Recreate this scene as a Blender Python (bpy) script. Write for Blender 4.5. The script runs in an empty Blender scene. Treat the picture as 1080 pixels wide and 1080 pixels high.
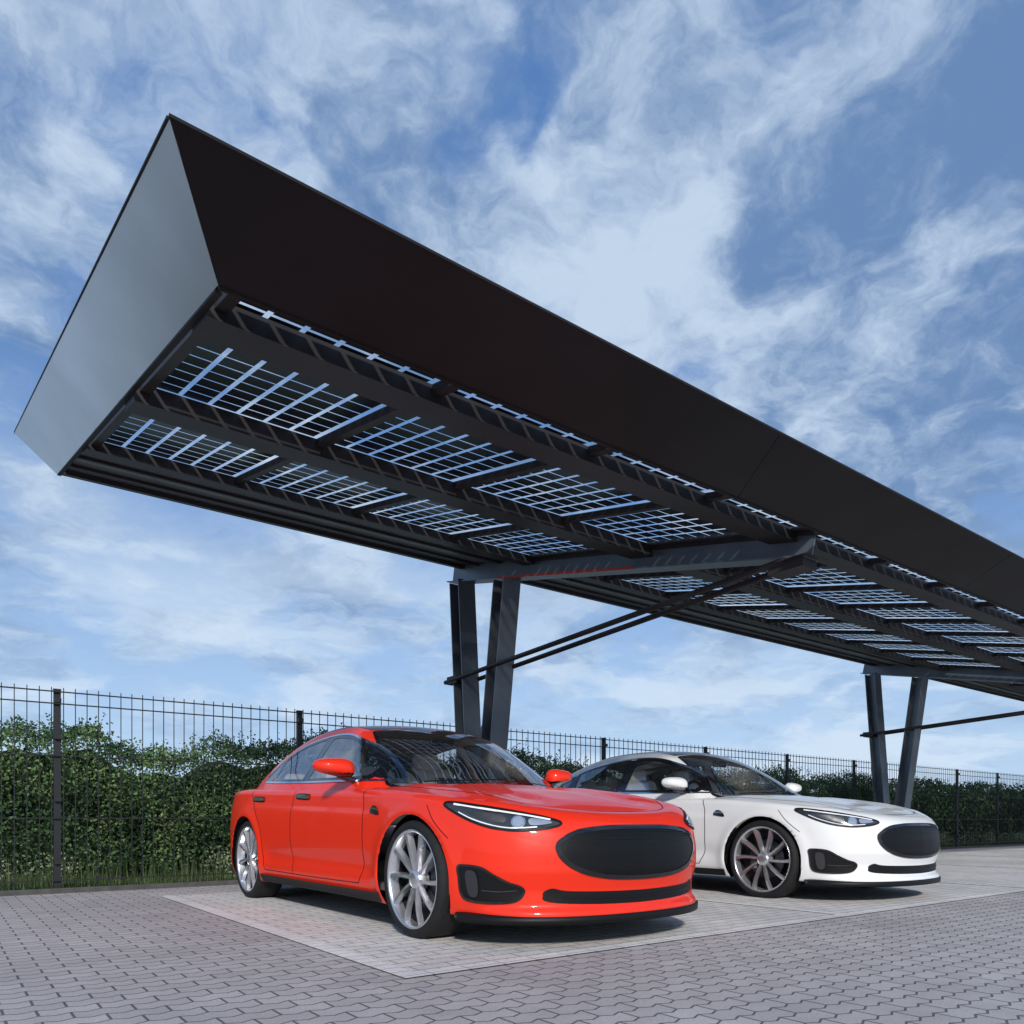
import bpy, bmesh, math, random
import numpy as np
from mathutils import Vector, Matrix
from mathutils.bvhtree import BVHTree
from mathutils.geometry import delaunay_2d_cdt
random.seed(3); rng=np.random.default_rng(5)
S=bpy.context.scene
# ------------------------------------------------------------ helpers
def new_mat(name):
    m=bpy.data.materials.new(name); m.use_nodes=True
    nt=m.node_tree; b=nt.nodes['Principled BSDF']; return m,nt,b
def simple(name,col,rough=.5,metal=0,coat=0,noise=0,nscale=6,bump=0,coat_rough=.03,spec=.5):
    m,nt,b=new_mat(name)
    b.inputs['Base Color'].default_value=(*col,1); b.inputs['Roughness'].default_value=rough
    b.inputs['Metallic'].default_value=metal; b.inputs['Coat Weight'].default_value=coat
    b.inputs['Coat Roughness'].default_value=coat_rough;b.inputs['Specular IOR Level'].default_value=spec
    if noise or bump:
        tc=nt.nodes.new('ShaderNodeTexCoord'); n=nt.nodes.new('ShaderNodeTexNoise')
        n.inputs['Scale'].default_value=nscale; n.inputs['Detail'].default_value=6
        nt.links.new(tc.outputs['Object'],n.inputs['Vector'])
        if noise:
            r=nt.nodes.new('ShaderNodeValToRGB')
            r.color_ramp.elements[0].position=.3; r.color_ramp.elements[1].position=.7
            r.color_ramp.elements[0].color=(*[c*(1-noise) for c in col],1)
            r.color_ramp.elements[1].color=(*[min(1,c*(1+noise)) for c in col],1)
            nt.links.new(n.outputs['Fac'],r.inputs['Fac']); nt.links.new(r.outputs['Color'],b.inputs['Base Color'])
        if bump:
            bp=nt.nodes.new('ShaderNodeBump'); bp.inputs['Strength'].default_value=bump
            nt.links.new(n.outputs['Fac'],bp.inputs['Height']); nt.links.new(bp.outputs['Normal'],b.inputs['Normal'])
    return m
def empty(name,loc=(0,0,0)):
    e=bpy.data.objects.new(name,None); e.location=loc; S.collection.objects.link(e); return e
def mk(name,verts,faces,mat,parent=None,smooth=False):
    me=bpy.data.meshes.new(name); me.from_pydata([tuple(map(float,v)) for v in verts],[],faces); me.update()
    if mat: me.materials.append(mat)
    if smooth: me.polygons.foreach_set('use_smooth',[True]*len(me.polygons))
    o=bpy.data.objects.new(name,me); S.collection.objects.link(o)
    if parent: o.parent=parent
    return o
class MB:
    def __init__(s): s.v=[]; s.f=[]
    def add(s,v,f):
        n=len(s.v); s.v+=[tuple(p) for p in v]; s.f+=[[i+n for i in q] for q in f]
    def box(s,x0,x1,y0,y1,z0,z1):
        s.add([(x0,y0,z0),(x1,y0,z0),(x1,y1,z0),(x0,y1,z0),(x0,y0,z1),(x1,y0,z1),(x1,y1,z1),(x0,y1,z1)],
              [[0,3,2,1],[4,5,6,7],[0,1,5,4],[1,2,6,5],[2,3,7,6],[3,0,4,7]])
    def beam(s,p0,p1,w,h,side=(1,0,0),so=0,uo=0):
        p0=Vector(p0);p1=Vector(p1);d=(p1-p0).normalized();sd=Vector(side).normalized()
        up=sd.cross(d).normalized(); sd=d.cross(up).normalized()
        if up.z<0: up=-up
        q=[]
        for p in (p0,p1):
            c=p+sd*so+up*uo
            for a,b in((-1,-1),(1,-1),(1,1),(-1,1)): q.append(c+sd*(a*w/2)+up*(b*h/2))
        s.add(q,[[0,1,2,3],[7,6,5,4],[0,4,5,1],[1,5,6,2],[2,6,7,3],[3,7,4,0]])
    def hbeam(s,p0,p1,w,h,side=(1,0,0),t=.014):
        s.beam(p0,p1,w,t,side,0,h/2-t/2); s.beam(p0,p1,w,t,side,0,-h/2+t/2); s.beam(p0,p1,t,h-2*t-.002,side)
    def cyl(s,p0,p1,r,n=10):
        p0=Vector(p0);p1=Vector(p1);d=(p1-p0).normalized()
        a=d.orthogonal().normalized();b=d.cross(a);q=[]
        for p in(p0,p1):
            for i in range(n):
                t=2*math.pi*i/n;q.append(p+a*math.cos(t)*r+b*math.sin(t)*r)
        f=[[i,(i+1)%n,n+(i+1)%n,n+i] for i in range(n)]+[list(range(n))[::-1],list(range(n,2*n))]
        s.add(q,f)
    def obj(s,name,mat,parent=None,smooth=False,bevel=0):
        o=mk(name,s.v,s.f,mat,parent,smooth)
        if bevel:
            m=o.modifiers.new('b','BEVEL');m.width=bevel;m.segments=2;m.limit_method='ANGLE'
        return o
def sstep(a,b,x):
    t=np.clip((np.asarray(x,float)-a)/(b-a),0,1); return t*t*(3-2*t)
def pchip(xs,ys):
    xs=np.array(xs,float);ys=np.array(ys,float);h=np.diff(xs);d=np.diff(ys)/h
    m=np.zeros(len(xs));m[0]=d[0];m[-1]=d[-1]
    for i in range(1,len(xs)-1):
        m[i]=0 if d[i-1]*d[i]<=0 else 2*d[i-1]*d[i]/(d[i-1]+d[i])*1.0
    def f(x):
        x=np.clip(np.asarray(x,float),xs[0],xs[-1]);i=np.clip(np.searchsorted(xs,x)-1,0,len(h)-1)
        t=(x-xs[i])/h[i]
        return (2*t**3-3*t**2+1)*ys[i]+(t**3-2*t**2+t)*h[i]*m[i]+(-2*t**3+3*t**2)*ys[i+1]+(t**3-t**2)*h[i]*m[i+1]
    return f
def catmull(P,closed=False,n=12):
    P=[np.array(p,float) for p in P];out=[];N=len(P);R=range(N if closed else N-1)
    for i in R:
        p0=P[(i-1)%N] if closed or i>0 else P[0];p1=P[i];p2=P[(i+1)%N];p3=P[(i+2)%N] if closed or i+2<N else P[-1]
        for k in range(n):
            t=k/n;out.append(.5*((2*p1)+(-p0+p2)*t+(2*p0-5*p1+4*p2-p3)*t*t+(-p0+3*p1-3*p2+p3)*t**3))
    if not closed: out.append(P[-1])
    return np.array(out)
def resample(P,n,closed=False):
    P=np.array(P,float)
    if closed: P=np.vstack([P,P[:1]])
    L=np.r_[0,np.cumsum(np.linalg.norm(np.diff(P,axis=0),axis=1))]
    t=np.linspace(0,L[-1],n+1 if closed else n)
    Q=np.c_[np.interp(t,L,P[:,0]),np.interp(t,L,P[:,1])]
    return Q[:-1] if closed else Q
def inpoly(x,y,P):
    ins=False;n=len(P);j=n-1
    for i in range(n):
        if (P[i][1]>y)!=(P[j][1]>y) and x<(P[j][0]-P[i][0])*(y-P[i][1])/(P[j][1]-P[i][1])+P[i][0]: ins=not ins
        j=i
    return ins
def nearest_on(P,x,y):
    A=np.array(P);B=np.roll(A,-1,axis=0);d=B-A;q=np.array([x,y])
    t=np.clip(((q-A)*d).sum(1)/np.maximum((d*d).sum(1),1e-12),0,1);C=A+d*t[:,None]
    i=np.argmin(((C-q)**2).sum(1));return C[i]

# ------------------------------------------------------------ materials
M={}
def paint(name,col,coat,spec):
    m,nt,b=new_mat(name)
    b.inputs['Roughness'].default_value=.42;b.inputs['Coat Weight'].default_value=coat;b.inputs['Specular IOR Level'].default_value=spec
    g=nt.nodes.new('ShaderNodeNewGeometry');mx=nt.nodes.new('ShaderNodeMix');mx.data_type='RGBA'
    mx.inputs[6].default_value=(*col,1);mx.inputs[7].default_value=(.38,.37,.36,1)
    nt.links.new(g.outputs['Backfacing'],mx.inputs[0]);nt.links.new(mx.outputs[2],b.inputs['Base Color'])
    tc=nt.nodes.new('ShaderNodeTexCoord');n=nt.nodes.new('ShaderNodeTexNoise');n.inputs['Scale'].default_value=3;n.inputs['Detail'].default_value=8
    mr_=nt.nodes.new('ShaderNodeMapRange');mr_.inputs[3].default_value=.02;mr_.inputs[4].default_value=.10
    nt.links.new(tc.outputs['Object'],n.inputs['Vector']);nt.links.new(n.outputs['Fac'],mr_.inputs[0]);nt.links.new(mr_.outputs[0],b.inputs['Coat Roughness'])
    return m
M['red']=paint('red_paint',(.82,.030,.008),.5,.2);M['white']=paint('white_paint',(.80,.80,.79),.8,.4)
M['black']=simple('gloss_black',(.006,.006,.007),.18,0,.6)
M['roofglass']=simple('roof_glass',(.005,.005,.006),.25,0,.15,spec=.3)
M['matblack']=simple('matt_black',(.006,.006,.0065),.5,spec=.25)
M['mesh']=simple('grille_mesh',(.005,.005,.0055),.4,spec=.3)
M['rubber']=simple('rubber',(.014,.014,.015),.75,noise=.2,nscale=20,spec=.3)
M['chrome']=simple('chrome',(.75,.76,.78),.12,1)
M['alloy']=simple('alloy',(.66,.67,.70),.25,.85)
M['dkalloy']=simple('dark_alloy',(.08,.08,.085),.4,.8)
M['lens']=simple('lens',(.5,.55,.6),.1,.6,1)
M['lampdark']=simple('lamp_housing',(.05,.055,.06),.15,.5,1)
M['led']=simple('led_white',(.85,.88,.9),.2,0,1)
M['seat']=simple('seat_leather',(.60,.58,.55),.5)
M['dash']=simple('dash_vinyl',(.16,.16,.16),.6)
def glass(name,tint,base=.045,gain=.75,pw=4.0):
    m=bpy.data.materials.new(name);m.use_nodes=True;nt=m.node_tree;nt.nodes.clear()
    o=nt.nodes.new('ShaderNodeOutputMaterial');mx=nt.nodes.new('ShaderNodeMixShader');t=nt.nodes.new('ShaderNodeBsdfTransparent')
    g=nt.nodes.new('ShaderNodeBsdfGlossy');lw=nt.nodes.new('ShaderNodeLayerWeight');lw.inputs['Blend'].default_value=.5
    p=nt.nodes.new('ShaderNodeMath');p.operation='POWER';p.inputs[1].default_value=pw
    ma=nt.nodes.new('ShaderNodeMath');ma.operation='MULTIPLY_ADD';ma.inputs[1].default_value=gain;ma.inputs[2].default_value=base
    nt.links.new(lw.outputs['Facing'],p.inputs[0]);nt.links.new(p.outputs[0],ma.inputs[0])
    g.inputs['Roughness'].default_value=.02;t.inputs['Color'].default_value=(*tint,1)
    nt.links.new(ma.outputs[0],mx.inputs[0]);nt.links.new(t.outputs[0],mx.inputs[1]);nt.links.new(g.outputs[0],mx.inputs[2]);nt.links.new(mx.outputs[0],o.inputs['Surface'])
    return m
M['wglass']=glass('windshield_glass',(.98,.99,.99),.12,.7,3);M['sglass']=glass('side_glass',(.88,.91,.92),.24,.65,3)

# ------------------------------------------------------------ CAR
WU=(.97,3.93);WZ=.352;RA=.385
zc=pchip([-.1,0,.2,.5,1.0,1.4,2,3.5,4.2,4.6,4.85,5.1],[.64,.67,.745,.83,.915,.955,.955,.96,1.02,1.035,1.01,.96])
zs=pchip([-.1,0,.2,.4,.7,1.0,1.5,2.5,3.5,4.2,4.7,5.1],[.62,.66,.73,.775,.83,.865,.905,.935,.965,.985,.965,.92])
def zTop(u,w):
    w=np.abs(w);q=np.clip(w/.9,0,1.1)**2.6
    z=zc(u)*(1-q)+zs(u)*q
    z=z+.020*np.exp(-((w-.68)/.13)**2)*sstep(.25,.6,u)*(1-sstep(1.2,1.6,u))
    z=z-.014*np.exp(-((w-.42)/.12)**2)*sstep(.3,.6,u)*(1-sstep(1.2,1.5,u))
    return z
prof=pchip([1.0,1.22,1.45,1.75,2.05,2.3,2.55,2.85,3.2,3.6,4.0,4.4,4.7,4.9],[.78,.90,1.025,1.20,1.345,1.428,1.47,1.485,1.475,1.42,1.315,1.18,1.05,.94])
wB=pchip([1.0,1.4,1.8,2.5,3.2,3.8,4.2,4.6,5.0],[.70,.82,.875,.895,.89,.85,.79,.70,.6])
def G(u,w):
    w=np.abs(w);k=.42*(1-sstep(2.0,2.9,u))-.30*sstep(3.0,4.0,u)
    a=prof(u-k*w*w)-.040*(w/.6)**2
    s=wB(u)-w; b=.93+1.70*s-.50*s*s
    r=.035;h=np.clip(.5+.5*(b-a)/r,0,1);return b*(1-h)+a*h-r*h*(1-h)
oc=[(0,0),(.012,.2),(.05,.4),(.125,.58),(.25,.745),(.43,.865),(.68,.935),(1.0,.962),(1.5,.965),(2.2,.963),(2.9,.965),(3.5,.972),(3.95,.978),(4.3,.955),(4.6,.895),(4.8,.79),(4.91,.6),(4.96,.32),(4.972,0)]
def car_body_mesh():
    half=catmull([np.array(p) for p in oc],False,10)
    full=np.vstack([half,[(p[0],-p[1]) for p in half[-2:0:-1]]])
    n=460;O=resample(full,n,True)
    T=np.roll(O,-1,axis=0)-np.roll(O,1,axis=0);T/=np.linalg.norm(T,axis=1)[:,None]
    Nn=np.c_[-T[:,1],T[:,0]]
    if Nn[0,0]>0: Nn=-Nn
    fr=np.clip(-Nn[:,0],0,1);re=np.clip(Nn[:,0],0,1)
    fr=sstep(.15,.9,fr);re=sstep(.15,.9,re)
    R=.075+.13*fr+.05*re; Rz=.06+.13*fr+.05*re
    inn=O-Nn*R[:,None]; zS=zTop(inn[:,0],inn[:,1])
    zb=.175-.02*fr+.05*re
    def ins(z,u):
        side=(1-fr)*(1-re)
        d=side*(.05*np.clip((.34-z)/.17,0,1.2)**1.6+.035*np.clip((z-.62)/.3,0,1)**2)
        d+=side*.022*np.exp(-((z-.40)/.075)**2)*sstep(1.35,1.6,u)*(1-sstep(3.3,3.55,u))
        zcz=.74+.035*(u-1.5)
        d+=side*.007*np.clip((z-zcz)/.02,0,1)*sstep(1.3,1.7,u)*(1-sstep(3.6,4.2,u))
        for c in WU:
            rr=np.hypot(u-c,z-WZ);d-=side*.016*np.exp(-((rr-.40)/.055)**2)
        d+=fr*(.10*np.clip((z-.5)/.3,0,1)**2+.03*np.clip((.42-z)/.1,0,1)*(1-sstep(.24,.2,z)))
        d+=re*(.10*np.clip((.5-z)/.3,0,1)+.04*np.clip((z-.7)/.3,0,1))
        return d
    rows=[]
    def row(inset,z): 
        p=O-Nn*np.asarray(inset)[:,None] if np.ndim(inset) else O-Nn*inset
        return np.c_[p[:,1],p[:,0],z*np.ones(n)]
    i0=ins(zb,O[:,0])
    rows.append(row(i0+.34,zb+.03));rows.append(row(i0+.17,zb+.01));rows.append(row(i0+.02,zb))
    nw=34
    top=zS-Rz
    for k in range(nw+1):
        z=zb+(top-zb)*k/nw
        rows.append(row(ins(z,O[:,0]),z))
    it=ins(top,O[:,0])
    for k in range(1,9):
        ph=math.pi/2*k/8
        rows.append(row(it+(R-0)*(1-math.cos(ph)),top+Rz*math.sin(ph)*1.0))
    edge=rows[-1].copy()
    tx=np.clip(edge[:,1],.85,4.3)
    z_e=zTop(edge[:,1],edge[:,0]);dz=edge[:,2]-z_e
    for k in range(1,37):
        t=k/36.;x=edge[:,0]*(1-t);y=edge[:,1]*(1-t)+tx*t
        rows.append(np.c_[x,y,zTop(y,x)+dz*(1-t)**3])
    V=np.vstack(rows);F=[]
    for r in range(len(rows)-1):
        for i in range(n):
            j=(i+1)%n;F.append([r*n+i,r*n+j,(r+1)*n+j,(r+1)*n+i])
    return V,F
def gh_mesh():
    nu,nw=240,121;U=np.linspace(1.05,4.95,nu);t=np.linspace(-1,1,nw)
    t=np.sign(t)*(1-(1-np.abs(t))**1.25)
    V=[]
    for u in U:
        wm=float(wB(u))+.045
        w=t*wm
        V.append(np.c_[w,np.full(nw,u),G(u,w)])
    V=np.vstack(V);F=[]
    zt=zTop(V[:,1],V[:,0])
    ok=V[:,2]>zt-.05
    for i in range(nu-1):
        for j in range(nw-1):
            q=[i*nw+j,i*nw+j+1,(i+1)*nw+j+1,(i+1)*nw+j]
            if any(ok[a] for a in q): F.append(q)
    return V,F
def fix_dir(V,F,at):
    bm=bmesh.new();vs=[bm.verts.new(v) for v in V]
    for f in F:
        try: bm.faces.new([vs[i] for i in f])
        except Exception: pass
    bmesh.ops.remove_doubles(bm,verts=bm.verts,dist=.0004)
    bmesh.ops.dissolve_degenerate(bm,edges=bm.edges,dist=.0001)
    loose=[v for v in bm.verts if not v.link_faces];bmesh.ops.delete(bm,geom=loose,context='VERTS')
    bm.normal_update()
    s=sum(f.normal.z*f.calc_area() for f in bm.faces if f.calc_center_median().z>.75)
    if s<0: bmesh.ops.reverse_faces(bm,faces=bm.faces)
    bm.normal_update();return bm
bodyV,bodyF=car_body_mesh();bmB=fix_dir(bodyV,bodyF,0);bvhB=BVHTree.FromBMesh(bmB)
ghV,ghF=gh_mesh();bmG=fix_dir(ghV,ghF,0);bvhG=BVHTree.FromBMesh(bmG)
def P_side(sg,bvh):
    def f(a,b): return Vector((3*sg,a,b)),Vector((-sg,0,0)),bvh
    return f
def P_top(bvh):
    def f(a,b): return Vector((a,b,3)),Vector((0,0,-1)),bvh
    return f
def P_front():
    def f(a,b): return Vector((a,-2,b)),Vector((0,1,0)),bvhB
    return f
def P_obl(sg,ang):
    c,s=math.cos(ang),math.sin(ang)
    def f(a,b): return Vector((sg*(c*a+s*3),s*a-c*3,b)),Vector((-s*sg,c,0)),bvhB
    return f
def proj(pf,a,b,off):
    o,d,bvh=pf(a,b);h=bvh.ray_cast(o,d)
    if h[0] is None: h=bvh.find_nearest(o+d*2.5)
    nrm=h[1] if h[1].dot(d)<0 else -h[1]
    return h[0]+nrm*off
def patch(name,poly,pf,off,mat,par,step=.03):
    poly=[tuple(p) for p in poly];xs=[p[0] for p in poly];ys=[p[1] for p in poly]
    pts=[Vector(p) for p in poly];n=len(pts)
    arr=np.array(poly)
    x=min(xs)+step*.5
    while x<max(xs):
        y=min(ys)+step*.5
        while y<max(ys):
            if inpoly(x,y,poly):
                c=nearest_on(arr,x,y)
                if math.hypot(c[0]-x,c[1]-y)>step*.4: pts.append(Vector((x,y)))
            y+=step
        x+=step
    r=delaunay_2d_cdt(pts,[],[list(range(n))],1,1e-6)
    V=[proj(pf,p.x,p.y,off) for p in r[0]]
    o=mk(name,V,[list(f) for f in r[2]],mat,par,True)
    me=o.data;d=pf(*poly[0])[1];s=sum(p.normal.dot(d)*p.area for p in me.polygons)
    if s>0: me.flip_normals()
    return o
def ring(name,poly,pf,off,mat,par,d0,d1,N=160,across=3):
    P=resample(poly,N,True);T=np.roll(P,-1,axis=0)-np.roll(P,1,axis=0);T/=np.linalg.norm(T,axis=1)[:,None]
    Nn=np.c_[-T[:,1],T[:,0]]
    ar=.5*np.sum(P[:,0]*np.roll(P[:,1],-1)-np.roll(P[:,0],-1)*P[:,1])
    if ar<0: Nn=-Nn
    V=[];F=[]
    for k in range(across+1):
        d=d0+(d1-d0)*k/across
        for i in range(N): q=P[i]+Nn[i]*d;V.append(proj(pf,q[0],q[1],off))
    for k in range(across):
        for i in range(N):
            j=(i+1)%N;F.append([k*N+i,k*N+j,(k+1)*N+j,(k+1)*N+i])
    o=mk(name,V,F,mat,par,True);me=o.data;d=pf(*P[0])[1]
    if sum(p.normal.dot(d)*p.area for p in me.polygons)>0: me.flip_normals()
    return o
def ribbon(name,line,pf,mat,par,w=.006,off=.0012,smooth=True):
    L=catmull(line,False,8) if smooth and len(line)>2 else np.array(line,float)
    tot=np.linalg.norm(np.diff(L,axis=0),axis=1).sum();P=resample(L,max(3,int(tot/.015)))
    T=np.gradient(P,axis=0);T/=np.linalg.norm(T,axis=1)[:,None];Nn=np.c_[-T[:,1],T[:,0]]
    V=[];F=[]
    for i in range(len(P)):
        for s in(-1,1): q=P[i]+Nn[i]*s*w/2;V.append(proj(pf,q[0],q[1],off))
    for i in range(len(P)-1): F.append([2*i,2*i+1,2*i+3,2*i+2])
    o=mk(name,V,F,mat,par,True);me=o.data;d=pf(*P[0])[1]
    if sum(p.normal.dot(d)*p.area for p in me.polygons)>0: me.flip_normals()
    return o
def shrink(poly,d,N=160):
    P=resample(poly,N,True);T=np.roll(P,-1,axis=0)-np.roll(P,1,axis=0);T/=np.linalg.norm(T,axis=1)[:,None]
    Nn=np.c_[-T[:,1],T[:,0]]
    if .5*np.sum(P[:,0]*np.roll(P[:,1],-1)-np.roll(P[:,0],-1)*P[:,1])<0: Nn=-Nn
    return P+Nn*d
def cut(bm,poly,getab,rebuild,filt):
    poly=np.array(poly);ins={}
    lo=poly.min(0);hi=poly.max(0)
    for v in bm.verts:
        if not filt(v): continue
        a,b=getab(v)
        if lo[0]<a<hi[0] and lo[1]<b<hi[1] and inpoly(a,b,poly): ins[v]=(a,b)
    dead=[f for f in bm.faces if all(v in ins for v in f.verts)]
    bmesh.ops.delete(bm,geom=dead,context='FACES_ONLY')
    for v,(a,b) in ins.items():
        if v.is_valid and v.link_faces:
            c=nearest_on(poly,a,b);v.co=rebuild(v,c[0],c[1])
    bmesh.ops.delete(bm,geom=[v for v in bm.verts if not v.link_faces],context='VERTS')

ws_half=[(0,1.285),(.25,1.30),(.45,1.36),(.60,1.445),(.70,1.54),(.755,1.64),(.735,1.72),(.66,1.93),(.60,2.10),(.55,2.25),(.52,2.30),(.40,2.285),(.2,2.27),(0,2.265)]
ws_h=catmull(ws_half,False,6)
ws_poly=np.vstack([ws_h,[(-p[0],p[1]) for p in ws_h[-2:0:-1]]])
rf_half=[(0,2.30),(.3,2.31),(.50,2.335),(.525,2.40),(.55,2.8),(.54,3.3),(.51,3.75),(.47,3.82),(.3,3.83),(0,3.835)]
rf_h=catmull(rf_half,False,6);rf_poly=np.vstack([rf_h,[(-p[0],p[1]) for p in rf_h[-2:0:-1]]])
rg_half=[(0,3.87),(.3,3.865),(.47,3.86),(.50,3.92),(.50,4.2),(.47,4.5),(.42,4.62),(.2,4.67),(0,4.68)]
rg_h=catmull(rg_half,False,6);rg_poly=np.vstack([rg_h,[(-p[0],p[1]) for p in rg_h[-2:0:-1]]])
def up(P): return [(u,1.0+(z-1.0)*1.075 if z>1.0 else z) for u,z in P]
dlo=up([(1.66,.975),(2.2,.985),(2.8,1.0),(3.4,1.02),(3.85,1.04),(4.02,1.055),(4.07,1.075),(4.0,1.125),(3.8,1.205),(3.55,1.275),(3.25,1.325),(2.9,1.35),(2.6,1.345),(2.35,1.31),(2.1,1.235),(1.9,1.15),(1.75,1.065),(1.65,1.0)])
dlo_poly=catmull(dlo,True,6)
fwin=catmull(up([(1.82,1.0),(2.2,1.003),(2.77,1.017),(2.79,1.03),(2.79,1.32),(2.77,1.333),(2.6,1.328),(2.36,1.293),(2.1,1.217),(1.95,1.145),(1.84,1.08),(1.80,1.02)]),True,6)
rwin=catmull(up([(2.90,1.03),(2.91,1.018),(3.4,1.037),(3.62,1.05),(3.66,1.065),(3.70,1.13),(3.69,1.21),(3.6,1.25),(3.25,1.312),(2.92,1.335),(2.90,1.32)]),True,6)
qwin=catmull(up([(3.76,1.06),(3.9,1.068),(4.0,1.08),(3.95,1.115),(3.80,1.18),(3.76,1.175)]),True,6)
top_ab=lambda v:(v.co.x,v.co.y)
def top_rb(v,a,b):
    h=bvhG.ray_cast(Vector((a,b,3)),Vector((0,0,-1)));return h[0] if h[0] else v.co
cut(bmG,shrink(ws_poly,.022),top_ab,top_rb,lambda v:v.co.z>.9)
cut(bmG,shrink(rg_poly,.03),top_ab,top_rb,lambda v:v.co.z>.9)
for sg in(-1,1):
    def srb(v,a,b,sg=sg):
        h=bvhG.ray_cast(Vector((3*sg,a,b)),Vector((-sg,0,0)));return h[0] if h[0] else v.co
    for w_ in(fwin,rwin,qwin):
        cut(bmG,shrink(w_,-.004),lambda v:(v.co.y,v.co.z),srb,lambda v,sg=sg:v.co.x*sg>.3)
for c in WU:
    circ=np.array([(c+RA*math.cos(t),WZ+RA*math.sin(t)) for t in np.linspace(0,2*math.pi,97)[:-1]])
    cut(bmB,circ,lambda v:(v.co.y,v.co.z),lambda v,a,b:Vector((v.co.x,a,b)),lambda v:abs(v.co.x)>.5 and v.co.z<.8)
dead=[]
for f in bmB.faces:
    c=f.calc_center_median()
    if c.z>.88 and abs(c.x)<.76 and float(G(c.y,c.x))>c.z+.05 and 1.2<c.y<4.5: dead.append(f)
bmesh.ops.delete(bmB,geom=dead,context='FACES')

def lathe(prof2,n,name,mat,par,cx,cy,cz,sg):
    V=[];F=[];m=len(prof2)
    for i in range(n):
        t=2*math.pi*i/n
        for (x,r) in prof2: V.append((cx+sg*x,cy+r*math.cos(t),cz+r*math.sin(t)))
    for i in range(n):
        j=(i+1)%n
        for k in range(m-1): F.append([i*m+k,j*m+k,j*m+k+1,i*m+k+1])
    return mk(name,V,F,mat,par,True)
def rbox(name,c,s,rot,mat,par,bev=.04):
    bm=bmesh.new();bmesh.ops.create_cube(bm,size=1)
    for v in bm.verts: v.co=Vector((v.co.x*s[0],v.co.y*s[1],v.co.z*s[2]))
    me=bpy.data.meshes.new(name);bm.to_mesh(me);bm.free();me.materials.append(mat)
    me.polygons.foreach_set('use_smooth',[True]*len(me.polygons))
    o=bpy.data.objects.new(name,me);o.location=c;o.rotation_euler=rot;o.parent=par;S.collection.objects.link(o)
    m=o.modifiers.new('b','BEVEL');m.width=bev;m.segments=4;return o

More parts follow.
